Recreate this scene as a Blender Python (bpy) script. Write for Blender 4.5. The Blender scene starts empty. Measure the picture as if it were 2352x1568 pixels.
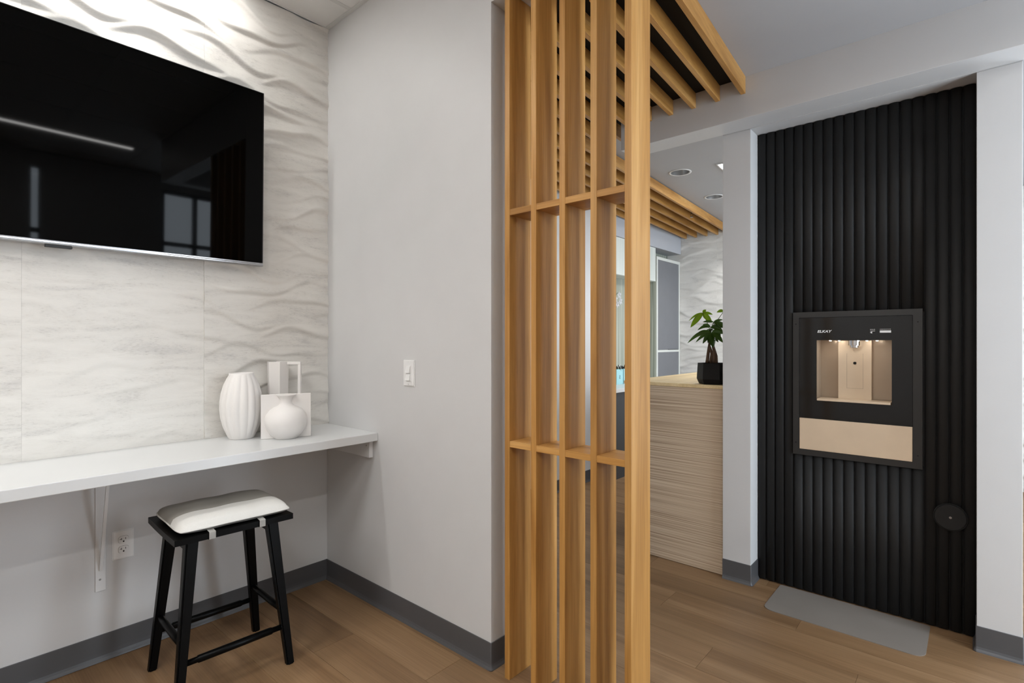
import bpy, bmesh, math, random
from mathutils import Vector, Matrix, noise
random.seed(7)
R = math.radians
S = bpy.context.scene
COL = S.collection

# ------------------------------------------------------------------ camera
F_PX = 1219.6                       # focal length in pixels of the 2352 px wide frame
cam = bpy.data.cameras.new('camera')
cam.sensor_width = 36.0
cam.lens = 36.0 * F_PX / 2352.0
cam.shift_y = -1.0 / 2352.0
cam.clip_start = 0.02
cam_o = bpy.data.objects.new('camera', cam)
COL.objects.link(cam_o)
cam_o.location = (0, 0, 1.25)
cam_o.rotation_euler = (R(90), 0, R(41.1015))
S.camera = cam_o

# ------------------------------------------------------------------ world, exposure
w = bpy.data.worlds.new('world'); S.world = w; w.use_nodes = True
bg = w.node_tree.nodes['Background']
bg.inputs[0].default_value = (0.80, 0.90, 1.0, 1); bg.inputs[1].default_value = 1.6
S.view_settings.view_transform = 'Standard'; S.view_settings.look = 'None'
S.view_settings.exposure = 0.58; S.view_settings.gamma = 1.0
S.view_settings.use_curve_mapping = False

# ------------------------------------------------------------------ large lights
def area(name, loc, rot, sx, sy, power, col=(1, 1, 1), spread=180):
    l = bpy.data.lights.new(name, 'AREA'); l.shape = 'RECTANGLE'; l.size = sx; l.size_y = sy
    l.energy = power; l.color = col; l.spread = R(spread)
    o = bpy.data.objects.new(name, l); COL.objects.link(o); o.location = loc; o.rotation_euler = rot
    return o
# daylight standing in the shopfront glazing (wall at X = 1.6) and in the far room's glazing
DAY = (0.80, 0.90, 1.0)
area('window_daylight', (1.72, 2.31, 1.40), (0, R(90), 0), 2.7, 0.98, 58, DAY)
area('sidelight_daylight', (1.72, 0.805, 1.40), (0, R(90), 0), 2.7, 0.07, 4.2, DAY)
area('far_window_daylight', (1.72, 4.6, 1.40), (0, R(90), 0), 2.2, 1.9, 54, DAY)

# ------------------------------------------------------------------ materials
def newmat(name):
    m = bpy.data.materials.new(name); m.use_nodes = True
    nt = m.node_tree; return m, nt, nt.nodes['Principled BSDF']
def N(nt, t, **kw):
    n = nt.nodes.new(t)
    for k, v in kw.items():
        if k.startswith('i_'): n.inputs[k[2:].replace('_', ' ')].default_value = v
        else: setattr(n, k, v)
    return n
def ramp(nt, stops):
    n = nt.nodes.new('ShaderNodeValToRGB'); e = n.color_ramp.elements
    while len(e) < len(stops): e.new(0.5)
    for k, (p, c) in enumerate(stops):
        e[k].position = p; e[k].color = (*c, 1) if len(c) == 3 else c
    return n
def coords(nt, scale, rnd=True):
    tc = N(nt, 'ShaderNodeTexCoord'); mp = N(nt, 'ShaderNodeMapping')
    mp.inputs['Scale'].default_value = scale
    if rnd:
        oi = N(nt, 'ShaderNodeObjectInfo'); mu = N(nt, 'ShaderNodeVectorMath', operation='SCALE')
        mu.inputs[0].default_value = (37.0, 23.0, 11.0)
        nt.links.new(oi.outputs['Random'], mu.inputs['Scale'])
        ad = N(nt, 'ShaderNodeVectorMath', operation='ADD')
        nt.links.new(tc.outputs['Object'], ad.inputs[0]); nt.links.new(mu.outputs[0], ad.inputs[1])
        nt.links.new(ad.outputs[0], mp.inputs[0])
    else:
        nt.links.new(tc.outputs['Object'], mp.inputs[0])
    return mp
def plain(name, col, rough=0.5, metal=0.0, spec=0.5, var=0.03, bump=0.0, bscale=200.0, coat=0.0, **kw):
    """principled with faint procedural variation and optional fine relief"""
    m, nt, b = newmat(name)
    b.inputs['Roughness'].default_value = rough; b.inputs['Metallic'].default_value = metal
    b.inputs['Specular IOR Level'].default_value = spec; b.inputs['Coat Weight'].default_value = coat
    mp = coords(nt, (1, 1, 1), False)
    no = N(nt, 'ShaderNodeTexNoise', i_Scale=6.0, i_Detail=3.0); nt.links.new(mp.outputs[0], no.inputs['Vector'])
    lo = [max(0, c * (1 - var)) for c in col]; hi = [min(1, c * (1 + var)) for c in col]
    rp = ramp(nt, [(0.3, lo), (0.7, hi)]); nt.links.new(no.outputs['Fac'], rp.inputs[0])
    nt.links.new(rp.outputs[0], b.inputs['Base Color'])
    if bump > 0:
        n2 = N(nt, 'ShaderNodeTexNoise', i_Scale=bscale, i_Detail=2.0); nt.links.new(mp.outputs[0], n2.inputs['Vector'])
        bp = N(nt, 'ShaderNodeBump', i_Strength=bump, i_Distance=0.002)
        nt.links.new(n2.outputs['Fac'], bp.inputs['Height']); nt.links.new(bp.outputs[0], b.inputs['Normal'])
    for k, v in kw.items(): b.inputs[k].default_value = v
    return m
def wood(name, c_dark, c_mid, c_light, axis, rough=0.45, grain=1.0, knots=False, contrast=(0.3, 0.5, 0.72)):
    m, nt, b = newmat(name)
    b.inputs['Roughness'].default_value = rough; b.inputs['Specular IOR Level'].default_value = 0.35
    sc = [22.0 * grain] * 3; sc[axis] = 1.3 * grain
    mp = coords(nt, sc)
    n1 = N(nt, 'ShaderNodeTexNoise', i_Scale=0.6, i_Detail=5.0, i_Roughness=0.55, i_Distortion=0.9)
    nt.links.new(mp.outputs[0], n1.inputs['Vector'])
    rp = ramp(nt, [(contrast[0], c_dark), (contrast[1], c_mid), (contrast[2], c_light)])
    nt.links.new(n1.outputs['Fac'], rp.inputs[0])
    sf = [260.0 * grain] * 3; sf[axis] = 5.0 * grain
    mf = coords(nt, sf)
    n2 = N(nt, 'ShaderNodeTexNoise', i_Scale=1.0, i_Detail=3.0); nt.links.new(mf.outputs[0], n2.inputs['Vector'])
    r2 = ramp(nt, [(0.35, (0.80, 0.78, 0.75)), (0.6, (1, 1, 1))]); nt.links.new(n2.outputs['Fac'], r2.inputs[0])
    mx = N(nt, 'ShaderNodeMix', data_type='RGBA', blend_type='MULTIPLY'); mx.inputs[0].default_value = 0.75
    nt.links.new(rp.outputs[0], mx.inputs[6]); nt.links.new(r2.outputs[0], mx.inputs[7])
    oi = N(nt, 'ShaderNodeObjectInfo'); hs = N(nt, 'ShaderNodeHueSaturation')
    mr = N(nt, 'ShaderNodeMapRange'); mr.inputs[3].default_value = 0.90; mr.inputs[4].default_value = 1.10
    nt.links.new(oi.outputs['Random'], mr.inputs[0]); nt.links.new(mr.outputs[0], hs.inputs['Value'])
    nt.links.new(mx.outputs[2], hs.inputs['Color']); nt.links.new(hs.outputs[0], b.inputs['Base Color'])
    bp = N(nt, 'ShaderNodeBump', i_Strength=0.12, i_Distance=0.001)
    nt.links.new(n2.outputs['Fac'], bp.inputs['Height']); nt.links.new(bp.outputs[0], b.inputs['Normal'])
    return m
def emis(name, col, strength):
    m, nt, b = newmat(name)
    b.inputs['Base Color'].default_value = (0.8, 0.8, 0.8, 1)
    b.inputs['Emission Color'].default_value = (*col, 1); b.inputs['Emission Strength'].default_value = strength
    return m

M = {}
M['paint'] = plain('grey_wall_paint', (0.585, 0.585, 0.585), 0.45, spec=0.35, var=0.012, bump=0.05, bscale=260)
M['ceil'] = plain('dimmed_ceiling_paint', (0.40, 0.40, 0.41), 0.8, spec=0.2, var=0.01)  # the wall grey, darkened in colour to imitate a dimly lit ceiling
M['ctile'] = plain('white_ceiling_tile', (0.74, 0.74, 0.73), 0.9, spec=0.1, var=0.02, bump=0.3, bscale=320)
M['tee'] = plain('ceiling_grid_enamel', (0.62, 0.62, 0.61), 0.5)
M['base'] = plain('charcoal_vinyl_base', (0.078, 0.078, 0.082), 0.42, spec=0.45, var=0.06)
M['white'] = plain('white_laminate', (0.64, 0.65, 0.65), 0.28, spec=0.5, var=0.01)
M['wmetal'] = plain('white_enamel_steel', (0.68, 0.68, 0.68), 0.35)
M['plate'] = plain('white_plastic', (0.76, 0.76, 0.755), 0.3)
M['slot'] = plain('dark_slot', (0.01, 0.01, 0.01), 0.6)
M['screw'] = plain('screw_steel', (0.35, 0.35, 0.35), 0.35, metal=0.8)
M['black'] = plain('black_matte', (0.012, 0.012, 0.012), 0.7, spec=0.2)
M['rib'] = plain('black_fluted_lacquer', (0.0150, 0.0150, 0.0152), 0.62, spec=0.28, var=0.1, bump=0.08, bscale=60)
M['stool'] = plain('black_stained_wood', (0.0015, 0.0015, 0.0015), 0.36, spec=0.10, bump=0.1, bscale=90)
M['grey_fab'] = plain('light_grey_wool', (0.29, 0.275, 0.25), 0.95, spec=0.1, var=0.10, bump=0.7, bscale=420)
M['white_fab'] = plain('white_wool', (0.66, 0.65, 0.62), 0.95, spec=0.1, var=0.04, bump=0.6, bscale=420)
M['ceramic'] = plain('white_bisque_ceramic', (0.76, 0.735, 0.71), 0.42, spec=0.4, var=0.015)
M['screen'] = plain('tv_glass', (0.0006, 0.0006, 0.0006), 0.035, spec=0.09, var=0.0)
M['tvback'] = plain('tv_black_plastic', (0.008, 0.008, 0.008), 0.4)
M['chrome'] = plain('brushed_aluminium', (0.42, 0.42, 0.43), 0.24, metal=1.0)
M['nozzle'] = plain('polished_chrome', (0.75, 0.75, 0.76), 0.07, metal=1.0)
M['refl'] = plain('can_reflector', (0.42, 0.42, 0.42), 0.3, metal=0.8)
M['frame'] = plain('dark_grey_steel', (0.018, 0.018, 0.0175), 0.42, spec=0.5)
M['glassblk'] = plain('black_glass', (0.009, 0.009, 0.0088), 0.10, spec=0.4)
M['steel'] = plain('warm_tinted_brushed_steel', (0.74, 0.60, 0.44), 0.38, metal=0.35, var=0.05)  # stainless steel; warm room reflections put into the base colour
M['steel_dk'] = plain('warm_tinted_steel_wall', (0.40, 0.31, 0.225), 0.28, metal=0.30, var=0.05)  # darker copy of that steel, reflected warmth put in its colour
M['print'] = plain('white_print', (0.85, 0.85, 0.85), 0.5)
M['mat'] = plain('clear_plastic_mat', (0.215, 0.19, 0.168), 0.38, spec=0.45, var=0.04, bump=0.12, bscale=40)
M['pot'] = plain('black_ribbed_pot', (0.006, 0.0055, 0.005), 0.6, spec=0.2, bump=0.6, bscale=160)
M['soil'] = plain('potting_soil', (0.03, 0.02, 0.012), 0.95, bump=0.8, bscale=120)
M['trunk'] = plain('money_tree_bark', (0.10, 0.055, 0.03), 0.8, var=0.35, bump=0.6, bscale=60)
M['stem'] = plain('green_stem', (0.06, 0.10, 0.03), 0.6)
M['leaf'] = plain('dark_green_leaf', (0.060, 0.135, 0.012), 0.38, spec=0.4, var=0.25, **{'Subsurface Weight': 0.0})
M['leaf_backlit'] = plain('backlit_leaf', (0.25, 0.38, 0.015), 0.4, spec=0.35, var=0.15)  # backlit upper leaves: light shining through them put into the colour
M['petal'] = plain('white_petal', (0.85, 0.85, 0.86), 0.6, var=0.02)
M['aqua'] = plain('aqua_paper', (0.34, 0.62, 0.66), 0.35, var=0.04)
M['rope'] = plain('white_rope', (0.75, 0.74, 0.70), 0.8)
M['dark_base'] = plain('charcoal_laminate', (0.030, 0.032, 0.036), 0.4)
M['cab_door'] = plain('slate_laminate', (0.17, 0.175, 0.19), 0.4, var=0.03)
M['cab_frame'] = plain('off_white_frame', (0.66, 0.68, 0.64), 0.4)
M['soffit'] = plain('soffit_paint', (0.46, 0.475, 0.51), 0.6, spec=0.2, var=0.01)
M['alum'] = plain('dark_bronze_window_frame', (0.05, 0.05, 0.052), 0.35, metal=0.4)
M['vinyl'] = plain('frosted_vinyl_numeral', (0.05, 0.05, 0.05), 0.6)
M['glow'] = emis('linear_led_diffuser', (1.0, 0.985, 0.96), 25.0)
M['panel_glow'] = emis('led_panel_diffuser', (1.0, 0.985, 0.965), 18.0)
M['back_glow'] = emis('far_led_panel_diffuser', (0.97, 0.98, 1.0), 9.0)
M['can_glow'] = emis('downlight_lamp', (1.0, 0.97, 0.92), 1.2)
OAK = ((0.325, 0.148, 0.034), (0.475, 0.240, 0.064), (0.61, 0.345, 0.118))
M['oak_z'] = wood('oak_vertical', *OAK, axis=2)
M['oak_x'] = wood('oak_shelf', *OAK, axis=0)
M['oak_y'] = wood('oak_baffle', *OAK, axis=1)
M['floor'] = wood('oak_vinyl_floor', (0.160, 0.089, 0.042), (0.232, 0.138, 0.070), (0.298, 0.188, 0.101), axis=0, rough=0.42, grain=0.75, contrast=(0.26, 0.5, 0.76))
M['desktop'] = wood('pale_oak_top', (0.58, 0.43, 0.22), (0.70, 0.54, 0.30), (0.78, 0.63, 0.38), axis=1, rough=0.4)

# wall glass
def glassmat():
    m, nt, b = newmat('window_glass'); nt.nodes.remove(b)
    t = N(nt, 'ShaderNodeBsdfTransparent'); g = N(nt, 'ShaderNodeBsdfGlossy'); g.inputs['Roughness'].default_value = 0.02
    mx = N(nt, 'ShaderNodeMixShader'); mx.inputs[0].default_value = 0.05
    nt.links.new(t.outputs[0], mx.inputs[1]); nt.links.new(g.outputs[0], mx.inputs[2])
    nt.links.new(mx.outputs[0], nt.nodes['Material Output'].inputs[0]); return m
M['glass'] = glassmat()

# wave-relief porcelain: warm white with grey travertine streaks
def tilemat():
    m, nt, b = newmat('wave_relief_porcelain')
    b.inputs['Roughness'].default_value = 0.55; b.inputs['Specular IOR Level'].default_value = 0.3
    mp = coords(nt, (1, 3.2, 15.0))
    n1 = N(nt, 'ShaderNodeTexNoise', i_Scale=1.15, i_Detail=7.0, i_Roughness=0.62, i_Distortion=0.5)
    nt.links.new(mp.outputs[0], n1.inputs['Vector'])
    r1 = ramp(nt, [(0.30, (0.595, 0.578, 0.552)), (0.45, (0.700, 0.680, 0.640)), (0.62, (0.745, 0.725, 0.684))])
    nt.links.new(n1.outputs['Fac'], r1.inputs[0])
    mf = coords(nt, (60, 55, 330))
    n2 = N(nt, 'ShaderNodeTexNoise', i_Scale=1.0, i_Detail=4.0, i_Roughness=0.7); nt.links.new(mf.outputs[0], n2.inputs['Vector'])
    r2 = ramp(nt, [(0.34, (0.82, 0.81, 0.80)), (0.48, (1, 1, 1))]); nt.links.new(n2.outputs['Fac'], r2.inputs[0])
    rm = ramp(nt, [(0.42, (1, 1, 1)), (0.56, (0.10, 0.10, 0.10))]); nt.links.new(n1.outputs['Fac'], rm.inputs[0])
    mx = N(nt, 'ShaderNodeMix', data_type='RGBA', blend_type='MULTIPLY')
    nt.links.new(rm.outputs[0], mx.inputs[0]); nt.links.new(r1.outputs[0], mx.inputs[6]); nt.links.new(r2.outputs[0], mx.inputs[7])
    nt.links.new(mx.outputs[2], b.inputs['Base Color'])
    bp = N(nt, 'ShaderNodeBump', i_Strength=0.25, i_Distance=0.0015)
    nt.links.new(n2.outputs['Fac'], bp.inputs['Height']); nt.links.new(bp.outputs[0], b.inputs['Normal'])
    return m
M['wave'] = tilemat()

# desk cladding: thin horizontal reed lines, tan / brown / cream
def reedmat(name, axis_scale, stops):
    m, nt, b = newmat(name); b.inputs['Roughness'].default_value = 0.5; b.inputs['Specular IOR Level'].default_value = 0.3
    mp = coords(nt, axis_scale, False)
    n1 = N(nt, 'ShaderNodeTexNoise', i_Scale=1.0, i_Detail=1.2, i_Roughness=0.5); nt.links.new(mp.outputs[0], n1.inputs['Vector'])
    r1 = ramp(nt, stops); nt.links.new(n1.outputs['Fac'], r1.inputs[0]); nt.links.new(r1.outputs[0], b.inputs['Base Color'])
    bp = N(nt, 'ShaderNodeBump', i_Strength=0.25, i_Distance=0.001)
    nt.links.new(n1.outputs['Fac'], bp.inputs['Height']); nt.links.new(bp.outputs[0], b.inputs['Normal'])
    return m
M['reed'] = reedmat('reed_line_laminate', (0.9, 0.9, 200.0),
    [(0.30, (0.30, 0.21, 0.14)), (0.42, (0.46, 0.35, 0.245)), (0.55, (0.58, 0.46, 0.335)), (0.70, (0.69, 0.58, 0.44))])
M['sage'] = reedmat('sage_stripe_wallcover', (55.0, 55.0, 0.9),
    [(0.33, (0.25, 0.27, 0.22)), (0.5, (0.36, 0.38, 0.32)), (0.68, (0.46, 0.47, 0.40))])
M['upcab'] = reedmat('pale_stripe_laminate', (60.0, 60.0, 0.9),
    [(0.33, (0.56, 0.60, 0.56)), (0.6, (0.68, 0.71, 0.67))])

# ------------------------------------------------------------------ mesh helpers
def finish(name, bm, mat, parent=None, smooth=False, loc=None):
    me = bpy.data.meshes.new(name); bm.normal_update(); bm.to_mesh(me); bm.free()
    mats = mat if isinstance(mat, (list, tuple)) else [mat]
    for x in mats: me.materials.append(M[x] if isinstance(x, str) else x)
    if smooth:
        for p in me.polygons: p.use_smooth = True
    o = bpy.data.objects.new(name, me); COL.objects.link(o)
    if parent is not None: o.parent = parent
    if loc is not None: o.location = loc
    return o
def bbox(bm, x0, x1, y0, y1, z0, z1, bev=0.0, mat_i=0):
    r = bmesh.ops.create_cube(bm, size=1.0); vs = r['verts']
    bmesh.ops.scale(bm, vec=(x1 - x0, y1 - y0, z1 - z0), verts=vs)
    bmesh.ops.translate(bm, vec=((x0 + x1) / 2, (y0 + y1) / 2, (z0 + z1) / 2), verts=vs)
    if bev > 0:
        es = list({e for v in vs for e in v.link_edges})
        bmesh.ops.bevel(bm, geom=es, offset=bev, segments=2, affect='EDGES', profile=0.5)
    return vs
def box(name, x0, x1, y0, y1, z0, z1, mat, parent=None, bev=0.0):
    bm = bmesh.new(); bbox(bm, x0, x1, y0, y1, z0, z1, bev)
    return finish(name, bm, mat, parent)
def tag(o, label=None, cat=None, group=None, kind=None):
    if label: o['label'] = label
    if cat: o['category'] = cat
    if group: o['group'] = group
    if kind: o['kind'] = kind
    return o
def thing(name, label, cat, loc=(0, 0, 0), rz=0.0, group=None):
    o = bpy.data.objects.new(name, None); COL.objects.link(o); o.empty_display_size = 0.05
    o.location = loc; o.rotation_euler = (0, 0, rz)
    return tag(o, label, cat, group)
def struct(o): o['kind'] = 'structure'; return o
def lathe(bm, prof, seg=40, center=(0, 0), fn=None, capb=True, capt=False):
    rings = []
    for (r, z) in prof:
        ring = []
        for k in range(seg):
            a = 2 * math.pi * k / seg
            rr = r * (fn(a, z) if fn else 1.0)
            ring.append(bm.verts.new((center[0] + rr * math.cos(a), center[1] + rr * math.sin(a), z)))
        rings.append(ring)
    for a_, b_ in zip(rings, rings[1:]):
        for k in range(seg):
            bm.faces.new((a_[k], a_[(k + 1) % seg], b_[(k + 1) % seg], b_[k]))
    if capb: bm.faces.new(list(reversed(rings[0])))
    if capt: bm.faces.new(rings[-1])
    return rings
def tube(bm, pts, rad, seg=10, cap=True):
    pts = [Vector(p) for p in pts]; n = len(pts)
    rads = rad if isinstance(rad, (list, tuple)) else [rad] * n
    up = Vector((0.13, 0.31, 0.94)); rings = []
    for i, p in enumerate(pts):
        t = (pts[min(i + 1, n - 1)] - pts[max(i - 1, 0)]).normalized()
        u = t.cross(up)
        if u.length < 0.05: u = t.cross(Vector((1, 0, 0)))
        u.normalize(); v = t.cross(u)
        rings.append([bm.verts.new(p + (u * math.cos(2 * math.pi * k / seg) + v * math.sin(2 * math.pi * k / seg)) * rads[i]) for k in range(seg)])
    for a_, b_ in zip(rings, rings[1:]):
        for k in range(seg): bm.faces.new((a_[k], b_[k], b_[(k + 1) % seg], a_[(k + 1) % seg]))
    if cap: bm.faces.new(rings[0]); bm.faces.new(list(reversed(rings[-1])))
def prism(bm, poly, axis, a0, a1):
    """extrude a 2-D polygon along axis (0 x: poly is (y,z); 1 y: (x,z); 2 z: (x,y))"""
    def P(u, v, a): return {0: (a, u, v), 1: (u, a, v), 2: (u, v, a)}[axis]
    A = [bm.verts.new(P(u, v, a0)) for u, v in poly]; B = [bm.verts.new(P(u, v, a1)) for u, v in poly]
    n = len(poly)
    bm.faces.new(A); bm.faces.new(list(reversed(B)))
    for k in range(n): bm.faces.new((A[k], B[k], B[(k + 1) % n], A[(k + 1) % n]))
    bmesh.ops.recalc_face_normals(bm, faces=bm.faces)
def copy_of(o, parent=None, loc=None):
    c = o.copy(); COL.objects.link(c)
    if parent is not None: c.parent = parent
    if loc is not None: c.location = loc
    return c
def text_mesh(name, body, size, mat, parent, loc, rot, depth=0.0004, shear=0.0, sx=1.0, bold=0.0):
    cu = bpy.data.curves.new(name, 'FONT'); cu.body = body; cu.size = size; cu.extrude = depth; cu.shear = shear
    cu.align_x = 'CENTER'; cu.align_y = 'CENTER'; cu.offset = bold; cu.resolution_u = 3
    o = bpy.data.objects.new(name, cu); COL.objects.link(o)
    dg = bpy.context.evaluated_depsgraph_get()
    me = bpy.data.meshes.new_from_object(o.evaluated_get(dg)); bpy.data.objects.remove(o)
    me.materials.clear(); me.materials.append(M[mat])
    t = bpy.data.objects.new(name, me); COL.objects.link(t); t.parent = parent
    t.location = loc; t.rotation_euler = rot; t.scale = (sx, 1, 1)
    return t

# ------------------------------------------------------------------ key dimensions (metres)
XL = -2.578          # television wall
YG = 1.470           # grey wall face
XE = -1.388          # grey wall end
ZH, ZC = 2.890, 2.540  # grid ceiling, lower ceiling
YP = 2.850           # niche wall face
YB = 2.700           # beam face
ZB = 2.338           # beam underside
YW = 6.100           # far textured wall
XS, XR = -2.640, -2.822   # far soffit front, recess wall
XWIN = 1.600

# ================================================================== SETTING
# floor slab + planks
floor = struct(box('floor', -4.2, XWIN + 0.1, -3.6, YW + 0.1, -0.08, -0.0022, 'floor'))
PL, PW = 1.22, 0.1815
pm_full = None
def plank(x0, x1, y0):
    global pm_full
    full = abs((x1 - x0) - PL) < 1e-4
    if full and pm_full is not None:
        o = bpy.data.objects.new('plank', pm_full); COL.objects.link(o); o.parent = floor
    else:
        bm = bmesh.new(); L = x1 - x0
        bbox(bm, 0.0006, L - 0.0006, 0.0006, PW - 0.0006, -0.005, 0.0, 0.0004)
        o = finish('plank', bm, 'floor', floor)
        if full: pm_full = o.data
    o.location = (x0, y0, 0)
row = 0; y = 2.716 - 10 * PW
while y < YW - 0.01:
    off = [0.0, 0.47, 0.86, 0.21, 0.65][row % 5] * PL
    x = -2.575 if y < YG else -2.60
    xend = XWIN
    cut = x + off if off > 0.05 else x + PL
    while x < xend - 0.02:
        x1 = min(cut, xend)
        plank(x, x1, y); x = x1; cut = x + PL
    y += PW; row += 1

# television wall
wl = struct(box('wall_left', XL - 0.12, XL, -3.6, YG + 0.13, 0, ZH, 'paint'))
# wave-relief tiles: 600 x 1200, relief shared between equal tiles
TW, TH = 0.596, 1.212
rng = random.Random(3)
CR = []
n_cr = 16
for i in range(n_cr):
    CR.append((TH * (i + 0.5) / n_cr, 0.024 + 0.018 * rng.random(), rng.random() * 0.45 + 0.13 * (i % 4),
               0.007 + 0.010 * rng.random(), 0.17 * i + 0.25 * rng.random(), rng.random(), 0.80 + 0.20 * rng.random()))
def relief(u, v):
    h = 0.0
    for (z0, A, ph, B, ps, pa, am) in CR:
        c = z0 + A * math.sin(2 * math.pi * (u / TW + ph)) + B * math.sin(4 * math.pi * u / TW + 6.28 * ps)
        amp = am * (0.66 + 0.34 * math.sin(2 * math.pi * (u / TW + pa)))
        for wv in (-TH, 0, TH):
            d = v - (c + wv)
            if -0.028 < d < 0.105:
                if d >= 0: p = (1 - d / 0.105) ** 1.25
                else:
                    t = 1 + d / 0.028; p = t * t * (3 - 2 * t)
                h = max(h, amp * p)
    return h
def tile_mesh(name, width, height, nu, nv, v_off=0.0, depth=0.0185):
    """front face displaced along +X, local y 0..width, z 0..height"""
    vs, fs = [], []
    for j in range(nv + 1):
        v = height * j / nv
        for i in range(nu + 1):
            u = width * i / nu
            vs.append((0.004 + depth * relief(u, v + v_off), u + 0.00015 if i == 0 else (u - 0.00015 if i == nu else u),
                       v + 0.00015 if j == 0 else (v - 0.00015 if j == nv else v)))
    for j in range(nv):
        for i in range(nu):
            a = j * (nu + 1) + i; fs.append((a, a + 1, a + nu + 2, a + nu + 1))
    # skirt to the wall
    edge = [i for i in range(nu + 1)] + [j * (nu + 1) + nu for j in range(1, nv + 1)] + \
           [nv * (nu + 1) + i for i in range(nu - 1, -1, -1)] + [j * (nu + 1) for j in range(nv - 1, 0, -1)]
    n0 = len(vs)
    k = len(edge)
    for e in edge: vs.append((0.0, vs[e][1], vs[e][2]))
    for e in edge: vs.append(vs[e])
    for q in range(k): fs.append((n0 + k + q, n0 + q, n0 + (q + 1) % k, n0 + k + (q + 1) % k))
    me = bpy.data.meshes.new(name); me.from_pydata(vs, [], fs); me.materials.append(M['wave'])
    for p in me.polygons: p.use_smooth = len(p.vertices) == 4 and p.index < nu * nv
    me.update(); return me
ZJ = 2.078
tm_full = tile_mesh('tile', TW, TH, 60, 200)
tm_top = tile_mesh('tile', TW, ZH - ZJ - 0.004, 60, 134)
ZSH = 0.818
tm_low = tile_mesh('tile', TW, ZJ - ZSH, 60, 206, v_off=TH - (ZJ - ZSH))
tm_flat = tile_mesh('tile', TW, ZJ - ZSH, 60, 206, v_off=TH - (ZJ - ZSH), depth=0.0055)
for c in range(4):
    for me, z in ((tm_low if c == 0 else tm_flat, ZSH), (tm_top, ZJ)):
        o = bpy.data.objects.new('tile', me); COL.objects.link(o); o.parent = wl
        o.location = (XL, YG - TW * (c + 1), z)

# grey wall with its end, header over the screen
wg = struct(box('wall_center', XL, XE, YG, YG + 0.13, 0, ZH, 'paint', bev=0.002))
struct(box('wall_header', XE, 0.35, YG, YG + 0.13, ZC, ZH + 0.0118, 'paint'))
struct(box('wall_header_side', 0.22, 0.35, YG + 0.13, YB, ZC, ZH + 0.0118, 'paint'))

# beam, niche chase
struct(box('wall_beam', -1.528, XWIN, YB, YP, ZB, ZH + 0.06, 'paint', bev=0.0015))
wnl = struct(box('wall_niche_left', -1.007, -0.866, YP, 3.30, 0, 2.335, 'paint', bev=0.0015))
wnr = struct(box('wall_niche_right', 0.004, 0.1385, YP, 3.30, 0, 2.335, 'paint', bev=0.0015))
struct(box('wall_niche_rear', -0.866, 0.004, 3.20, 3.30, 0, 2.335, 'paint'))
struct(box('wall_niche_top', -1.007, 0.1385, YP, 3.30, 2.3355, ZC, 'paint'))
# niche back: fluted black cladding
YF = 2.958
fr_x0, fr_x1, fr_z0, fr_z1 = -0.693, -0.175, 0.683, 1.3935
nb = bmesh.new()
for b_ in ((-0.866, fr_x0 + 0.02, 0, 2.335), (fr_x1 - 0.02, 0.004, 0, 2.335),
           (fr_x0 + 0.02, fr_x1 - 0.02, 0, fr_z0 + 0.02), (fr_x0 + 0.02, fr_x1 - 0.02, fr_z1 - 0.02, 2.335)):
    bbox(nb, b_[0], b_[1], YF + 0.016, YF + 0.03, b_[2], b_[3])
wn = struct(finish('wall_niche_back', nb, 'rib'))
NR = 20; RP = 0.870 / NR
def rib_mesh(z0, z1):
    bm = bmesh.new(); pts = []
    for k in range(11):
        a = math.pi * k / 10
        pts.append((-(RP / 2 - 0.0008) * math.cos(a), -0.0165 * math.sin(a) ** 0.8))
    lo = [bm.verts.new((x, y_, z0)) for x, y_ in pts]; hi = [bm.verts.new((x, y_, z1)) for x, y_ in pts]
    for k in range(10):
        f = bm.faces.new((lo[k], lo[k + 1], hi[k + 1], hi[k])); f.smooth = True
    bm.faces.new(list(reversed(lo))); bm.faces.new(hi)
    me = bpy.data.meshes.new('rib'); bm.to_mesh(me); bm.free(); me.materials.append(M['rib']); return me
rb_full, rb_lo, rb_hi = rib_mesh(0.008, 2.333), rib_mesh(0.008, fr_z0 + 0.012), rib_mesh(fr_z1 - 0.012, 2.333)
for k in range(NR):
    xc = -0.866 + RP * (k + 0.5)
    inside = xc + RP / 2 > fr_x0 + 0.015 and xc - RP / 2 < fr_x1 - 0.015
    for me in ((rb_lo, rb_hi) if inside else (rb_full,)):
        o = bpy.data.objects.new('rib', me); COL.objects.link(o); o.parent = wn; o.location = (xc, YF + 0.0165, 0)

# far room
wf = struct(box('wall_far', -4.2, XWIN + 0.1, YW, YW + 0.12, 0, ZC, 'paint'))
tm_far = tile_mesh('tile', TW, TH, 36, 120)
tm_far_top = tile_mesh('tile', TW, ZC - 2.078 - 0.002, 36, 46)
tm_far_low = tile_mesh('tile', TW, 2.078 - TH, 36, 86, v_off=0.35)
for c in range(7):
    for me, z in ((tm_far_low, 0.0), (tm_far, 2.078 - TH), (tm_far_top, 2.078)):
        o = bpy.data.objects.new('tile', me); COL.objects.link(o); o.parent = wf
        o.rotation_euler = (0, 0, R(-90)); o.location = (-2.815 + TW * c, YW, z)
struct(box('wall_far_left', -4.2, -2.60, YG + 0.13, 4.12, 0, ZC, 'paint'))
struct(box('wall_recess', -4.2, XR, 4.12, YW, 0, ZC, 'sage'))
struct(box('wall_soffit', XR, XS, 4.12, YW - 0.0172, 2.278, ZC, 'soffit'))
struct(box('wall_front', -2.7, XWIN + 0.1, -3.72, -3.6, 0, ZH, 'paint'))

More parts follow.
